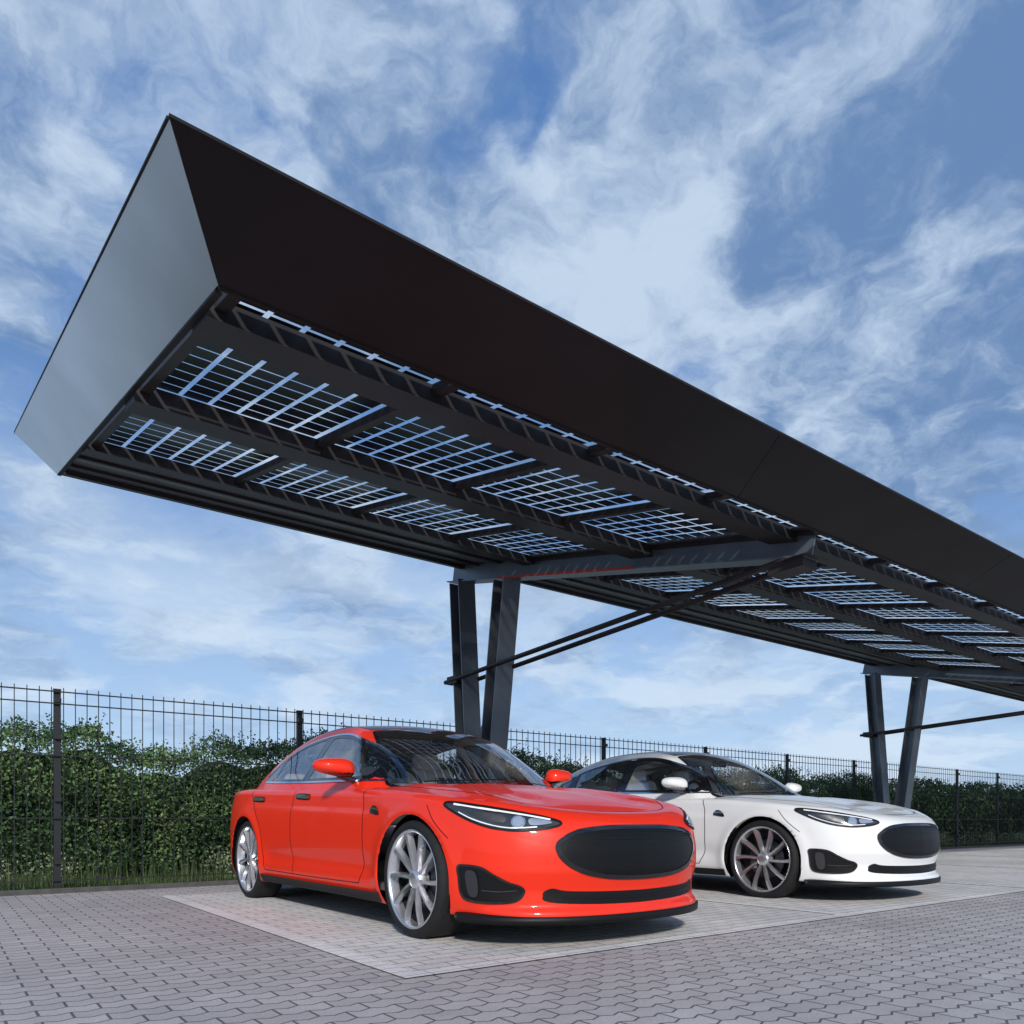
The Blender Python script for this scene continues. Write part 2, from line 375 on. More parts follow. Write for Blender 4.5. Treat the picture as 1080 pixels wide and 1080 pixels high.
def build_car(paintmat,loc):
    E=empty('parked_car',loc)
    def frombm(bm,name):
        me=bpy.data.meshes.new(name);bm.to_mesh(me);me.materials.append(paintmat);me.materials.append(M['matblack'])
        me.polygons.foreach_set('use_smooth',[True]*len(me.polygons))
        for p in me.polygons:
            if abs(p.normal.z)>.9 and p.center.z<.26: p.material_index=1
        o=bpy.data.objects.new(name,me);o.parent=E;S.collection.objects.link(o);return o
    frombm(bmB,'body_shell');frombm(bmG,'cabin_shell')
    tp=P_top(bvhG);tb=P_top(bvhB)
    patch('windshield',ws_poly,tp,.004,M['wglass'],E,.05)
    ring('windshield_frit',ws_poly,tp,.0055,M['black'],E,0,.026)
    patch('glass_roof',rf_poly,tp,.003,M['roofglass'],E,.05)
    patch('rear_glass',rg_poly,tp,.004,M['sglass'],E,.05)
    ring('rear_glass_frit',rg_poly,tp,.0055,M['black'],E,0,.045)
    for sg,nm in((-1,'left'),(1,'right')):
        sp=P_side(sg,bvhG);sb=P_side(sg,bvhB)
        for w_,n2 in((fwin,'front'),(rwin,'rear'),(qwin,'quarter')):
            patch(n2+'_side_glass',w_,sp,.001,M['sglass'],E,.05)
            ring(n2+'_window_seal',w_,sp,.004,M['black'],E,-.022,.008)
        ring('window_trim',dlo_poly,sp,.006,M['chrome'],E,-.010,.004,N=240)
        patch('b_pillar',up([(2.77,1.01),(2.92,1.01),(2.92,1.34),(2.77,1.34)]),sp,.0035,M['black'],E,.04)
        patch('c_pillar',up([(3.65,1.055),(3.80,1.065),(3.79,1.19),(3.66,1.24)]),sp,.0035,M['black'],E,.04)
        patch('vent_pane',[(1.69,.985),(1.83,.99),(1.83,1.09),(1.80,1.085)],sp,.0035,M['black'],E,.04)
        ln=M['matblack']
        ribbon('front_door_seam',[(1.66,.93),(1.60,.80),(1.585,.60),(1.60,.40),(1.66,.285)],sb,ln,E,.008)
        ribbon('mid_door_seam',[(2.86,.96),(2.86,.70),(2.85,.5),(2.83,.285)],sb,ln,E,.008)
        ribbon('rear_door_seam',[(3.86,.985),(3.80,.90),(3.66,.77),(3.52,.62),(3.47,.45),(3.44,.285)],sb,ln,E,.008)
        ribbon('sill_seam',[(1.66,.285),(2.5,.28),(3.44,.285)],sb,ln,E)
        ribbon('fender_seam',[(.60,.60),(.72,.70),(.80,.79)],sb,ln,E,.005)
        patch('sill_trim',[(1.36,.182),(1.36,.245),(3.54,.245),(3.54,.182)],sb,.004,M['matblack'],E,.05)
        for u0 in(2.56,3.52):
            hp=catmull([(u0,.862),(u0+.22,.872),(u0+.235,.885),(u0+.22,.898),(u0,.888),(u0-.015,.875)],True,5)
            patch('door_handle',hp,sb,.012,M['chrome'],E,.02)
            ring('handle_gap',hp,sb,.002,M['matblack'],E,-.010,.001,N=60,across=1)
        ev=catmull([(1.36,.735),(1.47,.745),(1.49,.755),(1.46,.795),(1.40,.785)],True,4)
        patch('side_repeater',ev,sb,.005,M['black'],E,.02)
        ribbon('repeater_chrome',[(1.37,.765),(1.43,.775),(1.485,.772)],sb,M['chrome'],E,.010,.008)
        ribbon('hood_seam',[(sg*.0,.215),(sg*.3,.235),(sg*.48,.30),(sg*.60,.42),(sg*.70,.62),(sg*.765,.85),(sg*.79,1.15),(sg*.795,1.45)],tb,ln,E,.007)
        op=P_obl(sg,.70)
        hl=catmull([(.47,.680),(.56,.655),(.70,.646),(.84,.660),(.96,.698),(1.06,.748),(1.12,.790),(1.07,.797),(.95,.781),(.80,.757),(.66,.732),(.54,.708)],True,6)
        patch('headlamp_housing',hl,op,.004,M['lampdark'],E,.02)
        ring('headlamp_edge',hl,op,.006,M['matblack'],E,-.007,.004,across=1)
        def circ(a,b,r,k=1): return [(a+r*k*math.cos(t),b+r*math.sin(t)) for t in np.linspace(0,2*math.pi,25)[:-1]]
        patch('projector_bezel',circ(.70,.690,.034,1.15),op,.007,M['chrome'],E,.012)
        patch('projector_lens',circ(.70,.690,.026,1.15),op,.010,M['lens'],E,.012)
        patch('reflector',catmull([(.78,.685),(.90,.705),(.98,.745),(.90,.742),(.78,.722)],True,5),op,.007,M['dkalloy'],E,.015)
        patch('inner_reflector',catmull([(.52,.683),(.60,.670),(.64,.675),(.64,.705),(.57,.700)],True,5),op,.007,M['alloy'],E,.015)
        ribbon('day_light',[(.53,.698),(.66,.722),(.80,.744),(.95,.768),(1.06,.787)],op,M['led'],E,.009,.009)
        ribbon('day_light_low',[(.60,.662),(.72,.657),(.84,.672),(.95,.706),(1.03,.745)],op,M['led'],E,.006,.009)
        o2=P_obl(sg,.55)
        fg=catmull([(.72,.345),(.70,.315),(.74,.270),(.84,.255),(.98,.262),(1.03,.30),(1.045,.40),(1.05,.445),(1.02,.455),(.93,.445),(.86,.405),(.78,.365)],True,6)
        patch('fog_intake',fg,o2,.003,M['matblack'],E,.025)
        ring('fog_intake_lip',fg,o2,.007,M['black'],E,-.006,.008,across=2)
        patch('fog_fin',catmull([(.945,.29),(.985,.295),(1.005,.38),(1.0,.425),(.955,.42),(.94,.35)],True,4),o2,.012,M['dkalloy'],E,.02)
        ribbon('intake_bar',[(.74,.325),(.83,.318),(.92,.322)],o2,M['dkalloy'],E,.008,.010)
        for c in WU:
            V=[];F=[];n=36;ws_=(.925,.80,.56)
            for i in range(n+1):
                t=math.pi*(-.12+1.24*i/n)
                for w_ in ws_: V.append((sg*w_,c+(RA+.004)*math.cos(t),WZ+(RA+.004)*math.sin(t)))
                V.append((sg*.56,c,WZ))
            for i in range(n):
                a=4*i;b=4*(i+1)
                F+= [[a,a+1,b+1,b],[a+1,a+2,b+2,b+1],[a+2,a+3,b+2]]
            mk('arch_liner',V,F,M['matblack'],E)
            cx=sg*.836
            tire=[(-.115,.29),(-.122,.30),(-.120,.328),(-.105,.345),(-.08,.352),(0,.353),(.08,.352),(.104,.345),(.119,.330),(.122,.312),(.118,.298),(.110,.290)]
            lathe(tire,64,'tire',M['rubber'],E,cx,c,WZ,sg)
            lathe([(.108,.294),(.115,.296),(.118,.290),(.112,.281),(.098,.277),(.05,.268)],64,'rim',M['alloy'],E,cx,c,WZ,sg)
            lathe([(.05,.268),(-.10,.272),(-.112,.292)],64,'rim_barrel',M['dkalloy'],E,cx,c,WZ,sg)
            lathe([(.012,.27),(.0,.19),(-.02,.0)],32,'wheel_back',M['matblack'],E,cx,c,WZ,sg)
            lathe([(.022,.18),(.030,.178),(.030,.09)],40,'brake_disc',M['dkalloy'],E,cx,c,WZ,sg)
            lathe([(.03,.070),(.085,.062),(.100,.050),(.104,.028),(.105,.0)],32,'hub',M['alloy'],E,cx,c,WZ,sg)
            mb=MB();ns=10
            for k in range(ns):
                t0=2*math.pi*k/ns+.2*sg+c;pts=[]
                for r,dt,hw,x in((.045,0,.015,.090),(.12,.03,.015,.100),(.20,.07,.016,.106),(.284,.12,.021,.108)):
                    t=t0+dt*sg
                    er=Vector((0,math.cos(t),math.sin(t)));et=Vector((0,-math.sin(t),math.cos(t)))
                    cc=Vector((cx,c,WZ))+er*r
                    pts.append([cc+et*-hw+Vector((sg*(x-.03),0,0)),cc+et*-hw*.75+Vector((sg*x,0,0)),cc+et*hw*.55+Vector((sg*(x-.003),0,0)),cc+et*hw+Vector((sg*(x-.04),0,0))])
                v=[p for q in pts for p in q];f=[]
                for a in range(3):
                    for b in range(3): f.append([a*4+b,a*4+b+1,a*4+b+5,a*4+b+4])
                mb.add(v,f)
            mb.obj('spokes',M['alloy'],E)
        bm=bmesh.new();bmesh.ops.create_uvsphere(bm,u_segments=40,v_segments=24,radius=1)
        for v in bm.verts:
            x,y,z=v.co
            x=np.sign(x)*abs(x)**.7;z=np.sign(z)*abs(z)**(.8 if z>0 else .6)
            yy=y*.11 if y<0 else y*.03
            tap=1-.25*(x*sg);zz=z*(.068 if z>0 else .054)*tap
            v.co=Vector((sg*1.01+x*.14,1.94+yy+(x*sg)*.02,1.06+zz+.012*(x*sg)))
        me=bpy.data.meshes.new('door_mirror');bm.to_mesh(me);bm.free();me.materials.append(paintmat);me.materials.append(M['black'])
        me.polygons.foreach_set('use_smooth',[True]*len(me.polygons))
        for p in me.polygons:
            if p.center.z<1.024 or p.center.y>1.975: p.material_index=1
        o=bpy.data.objects.new('door_mirror',me);o.parent=E;S.collection.objects.link(o)
        mb=MB();mb.beam((sg*.82,1.93,.965),(sg*.97,1.95,1.01),.07,.035,(0,1,0));mb.obj('mirror_stalk',M['black'],E,bevel=.008)
    fp=P_front()
    gr=catmull([(0,.664),(.25,.660),(.42,.642),(.515,.603),(.550,.556),(.52,.488),(.43,.428),(.25,.390),(0,.380),(-.25,.390),(-.43,.428),(-.52,.488),(-.550,.556),(-.515,.603),(-.42,.642),(-.25,.660)],True,8)
    patch('grille',gr,fp,.003,M['matblack'],E,.03)
    ring('grille_surround',gr,fp,.008,M['black'],E,-.008,.016,N=200,across=3)
    for zz in np.arange(.415,.645,.013):
        ww=.505*max(.05,1-abs((zz-.54)/.148)**2.4)**(1/2.0)
        ribbon('grille_slat',[(-ww,zz),(0,zz),(ww,zz)],fp,M['mesh'],E,.005,.006)
    lg=catmull([(-.56,.335),(-.45,.318),(0,.308),(.45,.318),(.56,.335),(.60,.30),(.53,.255),(0,.238),(-.53,.255),(-.60,.30)],True,6)
    patch('lower_grille',lg,fp,.003,M['matblack'],E,.025)
    ribbon('lower_bar',[(-.5,.285),(0,.272),(.5,.285)],fp,M['mesh'],E,.010,.008)
    half=catmull([np.array(p) for p in oc[:7]],False,8);L=np.vstack([[(p[0],-p[1]) for p in half[::-1]],half[1:]])
    L=L[(L[:,0]<.57)]
    V=[];F=[]
    for (u,w) in L:
        e=1-float(sstep(.30,.56,u));k=1.0+.006*e
        V+=[(w*k,u-.010*e,.140),(w*k,u-.012*e,.180),(w*.97,u+.02,.196),(w*.9,u+.10,.145)]
    for i in range(len(L)-1):
        for j in range(4): F.append([4*i+j,4*i+(j+1)%4,4*i+4+(j+1)%4,4*i+4+j])
    F+=[[0,1,2,3],[4*len(L)-4,4*len(L)-3,4*len(L)-2,4*len(L)-1]]
    mk('front_splitter',V,F,M['matblack'],E,True)
    mb=MB();mb.box(-.62,.62,.25,4.75,.17,.19);mb.obj('undertray',M['matblack'],E)
    mb=MB();mb.box(-.84,.84,1.5,4.3,.24,.28);mb.obj('cabin_floor',M['dash'],E)
    rbox('dashboard',(0,1.78,.88),(1.42,.46,.16),(.06,0,0),M['dash'],E,.05)
    rbox('centre_screen',(0,2.03,.86),(.24,.02,.34),(-.2,0,0),M['black'],E,.008)
    for sx in(-.38,.38):
        rbox('seat_cushion',(sx,2.62,.55),(.52,.55,.2),(.1,0,0),M['seat'],E,.07)
        rbox('seat_back',(sx,2.93,.86),(.50,.16,.62),(-.30,0,0),M['seat'],E,.07)
        rbox('headrest',(sx,3.04,1.20),(.26,.10,.19),(-.2,0,0),M['seat'],E,.04)
        rbox('rear_seat_back',(sx,3.75,.88),(.62,.16,.5),(-.35,0,0),M['seat'],E,.06)
        rbox('rear_headrest',(sx,3.86,1.13),(.24,.08,.12),(-.3,0,0),M['seat'],E,.03)
    rbox('rear_bench',(0,3.5,.55),(1.3,.5,.2),(0,0,0),M['seat'],E,.07)
    bpy.ops.mesh.primitive_torus_add(major_radius=.18,minor_radius=.014,location=(0,0,0))
    o=bpy.context.object;o.name='steering_wheel';o.data.materials.append(M['matblack']);o.parent=E;o.location=(-.38,2.12,.95);o.rotation_euler=(math.radians(65),0,0)
    rbox('steering_hub',(-.38,2.12,.95),(.3,.05,.06),(-.4,0,0),M['matblack'],E,.015)
    rbox('rear_view_mirror',(0,2.16,1.31),(.22,.03,.06),(0,0,0),M['matblack'],E,.012)
    for x0,x1 in((-.55,.05),(0.02,.58)):
        ribbon('wiper',[(x0,1.50 if abs(x0)>.3 else 1.33),((x0+x1)/2,1.375),(x1,1.36 if abs(x1)<.3 else 1.50)],tp,M['matblack'],E,.014,.014)
    return E
E1=build_car(M['red'],(3.2,3.0,0))
E2=build_car(M['white'],(6.86,3.16,0))

# ------------------------------------------------------------ CARPORT
M['steel']=simple('dark_painted_steel',(.13,.155,.185),.38,.4,noise=.2,nscale=2)
M['fascia']=simple('black_cladding',(.013,.0125,.0135),.6,0,noise=.35,nscale=1.2,spec=.25)
M['endcap']=simple('grey_aluminium',(.58,.61,.65),.33,.7,noise=.14,nscale=.9)
M['cell']=simple('pv_cell',(.006,.009,.018),.35)
M['purlin']=simple('purlin_steel',(.034,.032,.034),.5,.2,noise=.2,nscale=2,spec=.3)
M['soffit']=simple('soffit_sheet',(.24,.265,.30),.45,.3,noise=.15,nscale=1.5)
M['redstrip']=simple('red_strip',(.45,.04,.02),.5)  # plain red for the thin strip along the first beam's lower edge
C=empty('solar_carport')
X0,X1=.95,43.0;T0,T1=.64,43.3
zb=lambda y:.7+2.24+(y-3.30)*.2095
bl=[(X0,3.30,zb(3.30)),(X1,3.30,zb(3.30)),(X1,8.55,zb(8.55)),(X0,8.55,zb(8.55))]
tl=[(T0,2.79,3.10),(T1,2.79,3.10),(T1,9.06,4.55),(T0,9.06,4.55)]
def skin(name,q,mat,th=.02,segs=1,sm=False):
    a,b,c,d=[Vector(p) for p in q];mb=MB()
    n=(b-a).cross(d-a).normalized()*th
    if sm:
        K=16;v=[];f=[]
        for off in(0,1):
            for i in range(K+1):
                for j in range(K+1):
                    v.append(a.lerp(b,i/K).lerp(d.lerp(c,i/K),j/K)+n*off)
        W_=(K+1)**2
        for i in range(K):
            for j in range(K):
                p=i*(K+1)+j;f.append([p,p+K+1,p+K+2,p+1]);f.append([W_+p,W_+p+1,W_+p+K+2,W_+p+K+1])
        mb.add(v,f);return mb.obj(name,mat,C,True)
    for i in range(segs):
        t0=i/segs;t1=(i+1)/segs;g=.003/((b-a).length) if segs>1 else 0
        p=[a.lerp(b,t0+g),a.lerp(b,t1-g),d.lerp(c,t1-g),d.lerp(c,t0+g)]
        mb.add(p+[x+n for x in p],[[0,1,2,3],[7,6,5,4],[0,4,5,1],[1,5,6,2],[2,6,7,3],[3,7,4,0]])
    return mb.obj(name,mat,C)
skin('front_fascia',[bl[0],bl[1],tl[1],tl[0]],M['fascia'],-.012,12)
skin('rear_fascia',[bl[2],bl[3],tl[3],tl[2]],M['fascia'],-.012,12)
skin('end_panel',[bl[3],bl[0],tl[0],tl[3]],M['endcap'],-.012,sm=True)
skin('far_end_panel',[bl[1],bl[2],tl[2],tl[1]],M['endcap'],-.012,sm=True)
mb=MB();mb.beam((T0,2.79,3.102),(T1,2.79,3.102),.012,.012,(0,1,0));mb.beam((T0,9.06,4.552),(T1,9.06,4.552),.012,.012,(0,1,0));mb.beam((T0,2.80,3.104),(T0,9.05,4.553),.01,.01)
mb.beam((X0+.008,3.31,zb(3.31)),(X1,3.31,zb(3.31)),.02,.02,(0,1,0));mb.beam((X0+.015,3.34,zb(3.34)+.002),(X0+.015,8.53,zb(8.53)+.002),.03,.03)
mb.obj('edge_trim',M['fascia'],C)
def ybar(name,ya,yb_,h0,h1,mat,x0=X0+.03,x1=X1-.03,lip=0):
    mb=MB()
    v=[(x,y,zb(y)+h) for x in(x0,x1) for (y,h) in((ya,h0),(yb_,h0),(yb_,h1),(ya,h1))]
    mb.add(v,[[0,1,2,3],[7,6,5,4],[0,4,5,1],[1,5,6,2],[2,6,7,3],[3,7,4,0]])
    return mb.obj(name,mat,C)
HP=.075
for y0,y1,h0 in((3.57,3.82,-.03),(5.14,5.42,-.05),(6.96,7.16,-.02)):
    ybar('purlin',y0,y1,h0,HP-.012,M['purlin'])
    ybar('purlin_flange',y0-.012,y1+.012,h0-.008,h0-.001,M['purlin'])
for y0,y1,h0 in((7.62,7.68,.02),(8.10,8.16,.02),(8.44,8.52,.0)):
    ybar('soffit_rib',y0,y1,h0,.048,M['purlin'])
ybar('rear_soffit',7.19,8.50,.052,.064,M['soffit'])
mb=MB();xs=[1.04+1.14*k for k in range(37)]
for x in xs:
    mb.beam((x,3.36,zb(3.36)+.035),(x,6.97,zb(6.97)+.035),.06,.05)
mb.obj('rafters',M['purlin'],C)
mb=MB()
def cell(x0,x1,y0,y1,h=HP):
    v=[(x0,y0,zb(y0)+h),(x1,y0,zb(y0)+h),(x1,y1,zb(y1)+h),(x0,y1,zb(y1)+h)]
    mb.add(v,[[0,3,2,1]])
for i in range(len(xs)-1):
    xa=xs[i]+.03;xb=xs[i+1]-.03;nx=6;cw=(xb-xa)/nx
    for (ya,yb_,ny) in((3.33,3.66,1),(3.80,5.16,9),(5.38,7.0,10)):
        ch=(yb_-ya)/ny
        for a in range(nx):
            for b in range(ny):
                if ny==1: cell(xa+a*cw+.014,xa+(a+1)*cw-.014,3.33,3.53);cell(xa+a*cw+.014,xa+(a+1)*cw-.014,3.555,3.68)
                else: cell(xa+a*cw+.014,xa+(a+1)*cw-.014,ya+b*ch+.0065,ya+(b+1)*ch-.0065)
mb.obj('pv_cells',M['cell'],C)
for ci,cx in enumerate((5.6,16.2,26.8,37.4)):
    mb=MB()
    y0,y1=3.42,8.72
    mb.hbeam((cx,y0,zb(y0)-.06),(cx,y1,zb(y1)-.06),.20,.24)
    mb.obj('main_beam',M['steel'],C)
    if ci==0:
        mb=MB();mb.beam((cx-.104,5.3,zb(5.3)-.172),(cx-.104,7.6,zb(7.6)-.172),.004,.026);mb.obj('red_strip',M['redstrip'],C)
    mb=MB()
    mb.hbeam((cx,8.02,.02),(cx,7.52,zb(7.52)-.19),.26,.22,(1,0,0),.016)
    mb.hbeam((cx,8.24,.02),(cx,8.52,zb(8.52)-.18),.26,.22,(1,0,0),.016)
    mb.box(cx-.19,cx+.19,7.86,8.40,.0,.025)
    mb.box(cx-.008,cx+.008,8.04,8.24,.03,.7)
    mb.obj('v_column',M['steel'],C)
    mb=MB()
    for dx in(-.09,.09):
        mb.cyl((cx+dx*1.5,8.72,.7+1.84),(cx+dx,3.62,zb(3.62)-.20),.028,10)
    mb.box(cx-.10,cx+.10,3.46,3.78,zb(3.6)-.28,zb(3.6)-.185)
    mb.box(cx-.14,cx+.14,3.40,3.70,zb(3.5)-.188,zb(3.5)-.182)
    mb.box(cx-.15,cx+.15,8.44,8.66,2.50,2.60)
    mb.obj('tie_rods',M['purlin'],C,False)

# ------------------------------------------------------------ FENCE
M['fence']=simple('fence_wire',(.02,.024,.028),.5,.3)
mb=MB();FY=8.50
x=-9.0
while x<60:
    r=.0038;mb.box(x-r,x+r,FY-r,FY+r,.05,1.975);x+=.1 if x<25 else .2
for z in(.12,.72,1.32,1.82,1.935):
    mb.box(-9,60,FY-.012,FY-.006,z-.005,z+.005);mb.box(-9,60,FY+.006,FY+.012,z-.005,z+.005)
x=.95-2.42*4
while x<60:
    mb.box(x-.03,x+.03,FY+.02,FY+.06,0,1.95);mb.box(x-.033,x+.033,FY+.017,FY+.063,1.952,1.965)
    for z in(.3,.9,1.5,1.85): mb.box(x-.03,x+.03,FY-.02,FY+.018,z-.02,z+.02)
    x+=2.42
mb.obj('metal_fence',M['fence'])

# ------------------------------------------------------------ GROUND
def paver(name,bw,rh,c1,c2,joint,ms,offset,zig,rough=.85):
    m,nt,b=new_mat(name);N=nt.nodes;L=nt.links
    tc=N.new('ShaderNodeTexCoord');sx=N.new('ShaderNodeSeparateXYZ');L.new(tc.outputs['Object'],sx.inputs[0])
    def mth(op,a,bv=None):
        n=N.new('ShaderNodeMath');n.operation=op
        for i,v in enumerate((a,bv)):
            if v is None: continue
            if isinstance(v,(int,float)): n.inputs[i].default_value=v
            else: L.new(v,n.inputs[i])
        return n.outputs[0]
    y=sx.outputs[1];xx=sx.outputs[0]
    if zig:
        p=mth('PINGPONG',mth('ADD',xx,100.0),bw/4);y=mth('ADD',y,mth('MULTIPLY',p,zig))
    cb=N.new('ShaderNodeCombineXYZ');L.new(xx,cb.inputs[0]);L.new(y,cb.inputs[1])
    br=N.new('ShaderNodeTexBrick');br.offset=offset;br.inputs['Scale'].default_value=1;br.inputs['Brick Width'].default_value=bw
    br.inputs['Row Height'].default_value=rh;br.inputs['Mortar Size'].default_value=ms;br.inputs['Mortar Smooth'].default_value=.3
    br.inputs['Color1'].default_value=(*c1,1);br.inputs['Color2'].default_value=(*c2,1);br.inputs['Mortar'].default_value=(*joint,1)
    L.new(cb.outputs[0],br.inputs['Vector'])
    n1=N.new('ShaderNodeTexNoise');n1.inputs['Scale'].default_value=.55;n1.inputs['Detail'].default_value=7;n1.inputs['Roughness'].default_value=.6;L.new(tc.outputs['Object'],n1.inputs['Vector'])
    n2=N.new('ShaderNodeTexNoise');n2.inputs['Scale'].default_value=90;n2.inputs['Detail'].default_value=4;L.new(tc.outputs['Object'],n2.inputs['Vector'])
    n3=N.new('ShaderNodeTexNoise');n3.inputs['Scale'].default_value=5;n3.inputs['Detail'].default_value=5;L.new(tc.outputs['Object'],n3.inputs['Vector'])
    def rr(v,a,b_,c,d):
        r=N.new('ShaderNodeMapRange')
        for i,k in enumerate((a,b_,c,d)): r.inputs[i+1].default_value=k
        L.new(v,r.inputs[0]);return r.outputs[0]
    f=mth('MULTIPLY',mth('MULTIPLY',rr(n1.outputs['Fac'],.3,.7,.80,1.12),rr(n2.outputs['Fac'],.3,.7,.86,1.12)),rr(n3.outputs['Fac'],.3,.7,.92,1.06))
    vm=N.new('ShaderNodeVectorMath');vm.operation='SCALE';L.new(br.outputs['Color'],vm.inputs[0]);L.new(f,vm.inputs['Scale'])
    L.new(vm.outputs[0],b.inputs['Base Color']);b.inputs['Roughness'].default_value=rough
    bp=N.new('ShaderNodeBump');bp.inputs['Strength'].default_value=.7;bp.inputs['Distance'].default_value=.006;bp.invert=True
    L.new(br.outputs['Fac'],bp.inputs['Height'])
    bp2=N.new('ShaderNodeBump');bp2.inputs['Strength'].default_value=.25;bp2.inputs['Distance'].default_value=.003
    L.new(n2.outputs['Fac'],bp2.inputs['Height']);L.new(bp.outputs['Normal'],bp2.inputs['Normal']);L.new(bp2.outputs['Normal'],b.inputs['Normal'])
    return m
M['pav']=paver('interlocking_pavers',.20,.10,(.50,.465,.455),(.43,.398,.39),(.13,.12,.12),.0055,.5,.45)
M['bay']=paver('bay_pavers',.20,.10,(.71,.68,.645),(.64,.61,.585),(.30,.285,.27),.0055,.5,0)
M['line']=paver('line_pavers',.20,.10,(.78,.765,.74),(.72,.70,.68),(.40,.39,.38),.005,0,0)
M['kerb']=simple('kerb_concrete',(.07,.07,.07),.85,noise=.25,nscale=12)
M['soil']=simple('lawn',(.035,.055,.018),.95,noise=.45,nscale=3,bump=.4)
def sheet(name,x0,x1,y0,y1,z,mat):
    return mk(name,[(x0,y0,z),(x1,y0,z),(x1,y1,z),(x0,y1,z)],[[0,1,2,3]],mat)
sheet('ground',-1500,1500,-1500,1500,-.03,M['soil'])
sheet('paving',-40,90,-30,8.44,0,M['pav'])
sheet('parking_bay',1.75,34,3.06,7.54,.004,M['bay'])
mb=MB()
def q(x0,x1,y0,y1,z=.008): mb.add([(x0,y0,z),(x1,y0,z),(x1,y1,z),(x0,y1,z)],[[0,1,2,3]])
q(1.75,34,2.96,3.06)
for k in range(9): q(1.65+3.64*k+0,1.75+3.64*k,2.96 if k==0 else 3.062,7.54)
mb.obj('bay_marking',M['line'])
mb=MB();mb.box(-40,90,8.44,8.49,-.02,.05);mb.obj('kerb',M['kerb'],bevel=.008)
# ---------------- vegetation
def leafmat(name,cols,nz=True):
    m,nt,b=new_mat(name);g=nt.nodes.new('ShaderNodeNewGeometry');r=nt.nodes.new('ShaderNodeValToRGB')
    r.color_ramp.elements[0].color=(*cols[0],1);r.color_ramp.elements[1].color=(*cols[-1],1)
    for i,c in enumerate(cols[1:-1]):
        e=r.color_ramp.elements.new((i+1)/(len(cols)-1));e.color=(*c,1)
    n=nt.nodes.new('ShaderNodeTexNoise');n.inputs['Scale'].default_value=2.0;n.inputs['Detail'].default_value=4
    tc=nt.nodes.new('ShaderNodeTexCoord');nt.links.new(tc.outputs['Object'],n.inputs['Vector'])
    mr_=nt.nodes.new('ShaderNodeMapRange');mr_.inputs[1].default_value=.35;mr_.inputs[2].default_value=.65;mr_.inputs[3].default_value=-.40;mr_.inputs[4].default_value=.38
    nt.links.new(n.outputs['Fac'],mr_.inputs[0])
    ad=nt.nodes.new('ShaderNodeMath');ad.use_clamp=True;nt.links.new(g.outputs['Random Per Island'],ad.inputs[0]);nt.links.new(mr_.outputs[0],ad.inputs[1])
    nt.links.new(ad.outputs[0],r.inputs[0])
    nt.links.new(r.outputs[0],b.inputs['Base Color']);b.inputs['Roughness'].default_value=.6;b.inputs['Specular IOR Level'].default_value=.3
    return m
M['leaf']=leafmat('hedge_leaf',[(.020,.050,.024),(.042,.095,.038),(.085,.16,.055),(.16,.24,.09)])
M['grassb']=leafmat('grass_blade',[(.03,.06,.018),(.06,.10,.03),(.11,.15,.06)])
M['pale']=leafmat('pale_plant',[(.12,.18,.09),(.22,.28,.18),(.35,.38,.28)])
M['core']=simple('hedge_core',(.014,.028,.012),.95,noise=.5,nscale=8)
def hn(x,s=0): return .12*np.sin(x*1.7+s)+.08*np.sin(x*3.9+1.3+s*2)+.05*np.sin(x*8.3+s*3)+.03*np.sin(x*17.1+s)
def quads(name,P,size,mat,asp=.55):
    n=len(P);a=rng.normal(size=(n,3));a/=np.linalg.norm(a,axis=1)[:,None]
    b=rng.normal(size=(n,3));b-=a*(a*b).sum(1)[:,None];b/=np.linalg.norm(b,axis=1)[:,None]
    s=size[:,None] if np.ndim(size) else size
    V=np.stack([P-a*s,P+b*s*asp-a*s*.1,P+a*s,P-b*s*asp-a*s*.1],1).reshape(-1,3)
    me=bpy.data.meshes.new(name);me.vertices.add(4*n);me.vertices.foreach_set('co',V.ravel())
    me.loops.add(4*n);me.loops.foreach_set('vertex_index',np.arange(4*n,dtype=np.int32))
    me.polygons.add(n);me.polygons.foreach_set('loop_start',np.arange(0,4*n,4,dtype=np.int32));me.polygons.foreach_set('loop_total',np.full(n,4,dtype=np.int32))
    me.update();me.validate();me.materials.append(mat)
    o=bpy.data.objects.new(name,me);S.collection.objects.link(o);return o
HY=9.90;HB=1.62
nl=200000
x=np.where(rng.random(nl)<.8,rng.uniform(-7,20,nl),rng.uniform(20,62,nl))
tpf=rng.random(nl)
H=HB+hn(x,.5)*.95
front=tpf<.77
z=np.where(front,.10+(H-.10)*rng.random(nl)**.85,H+rng.normal(0,.06,nl)+np.abs(rng.normal(0,.05,nl)))
cl=.13*np.sin(x*5.1+z*3)*np.sin(x*1.3+2)+.09*np.sin(z*7.3+x*2.1)+.06*np.sin(x*13+z*11)
y=np.where(front,HY+cl+np.abs(rng.normal(0,.12,nl)),rng.uniform(HY,HY+1.5,nl))
y=y+np.where(z>H-.25,.2*((z-(H-.25))/.25)**2,0)
sz=np.where(x<20,rng.uniform(.016,.032,nl),rng.uniform(.04,.07,nl))
hedge=quads('hedge',np.c_[x,y,z],sz,M['leaf'])
ns=1500
sx=rng.uniform(-7,40,ns);P=[]
for a in sx:
    h=HB+.95*hn(a,.5);L_=rng.uniform(.06,.20)*(1.6 if rng.random()<.12 else 1);yy=rng.uniform(HY+.05,HY+.9);dx=rng.normal(0,.08)
    for k in range(16): t=k/16;P.append((a+dx*t+rng.normal(0,.03),yy+rng.normal(0,.03),h+L_*t))
o=quads('hedge_sprigs',np.array(P),np.full(len(P),.022),M['leaf']);o.parent=hedge
V=[];F=[];xs_=np.arange(-7.5,62,.25)
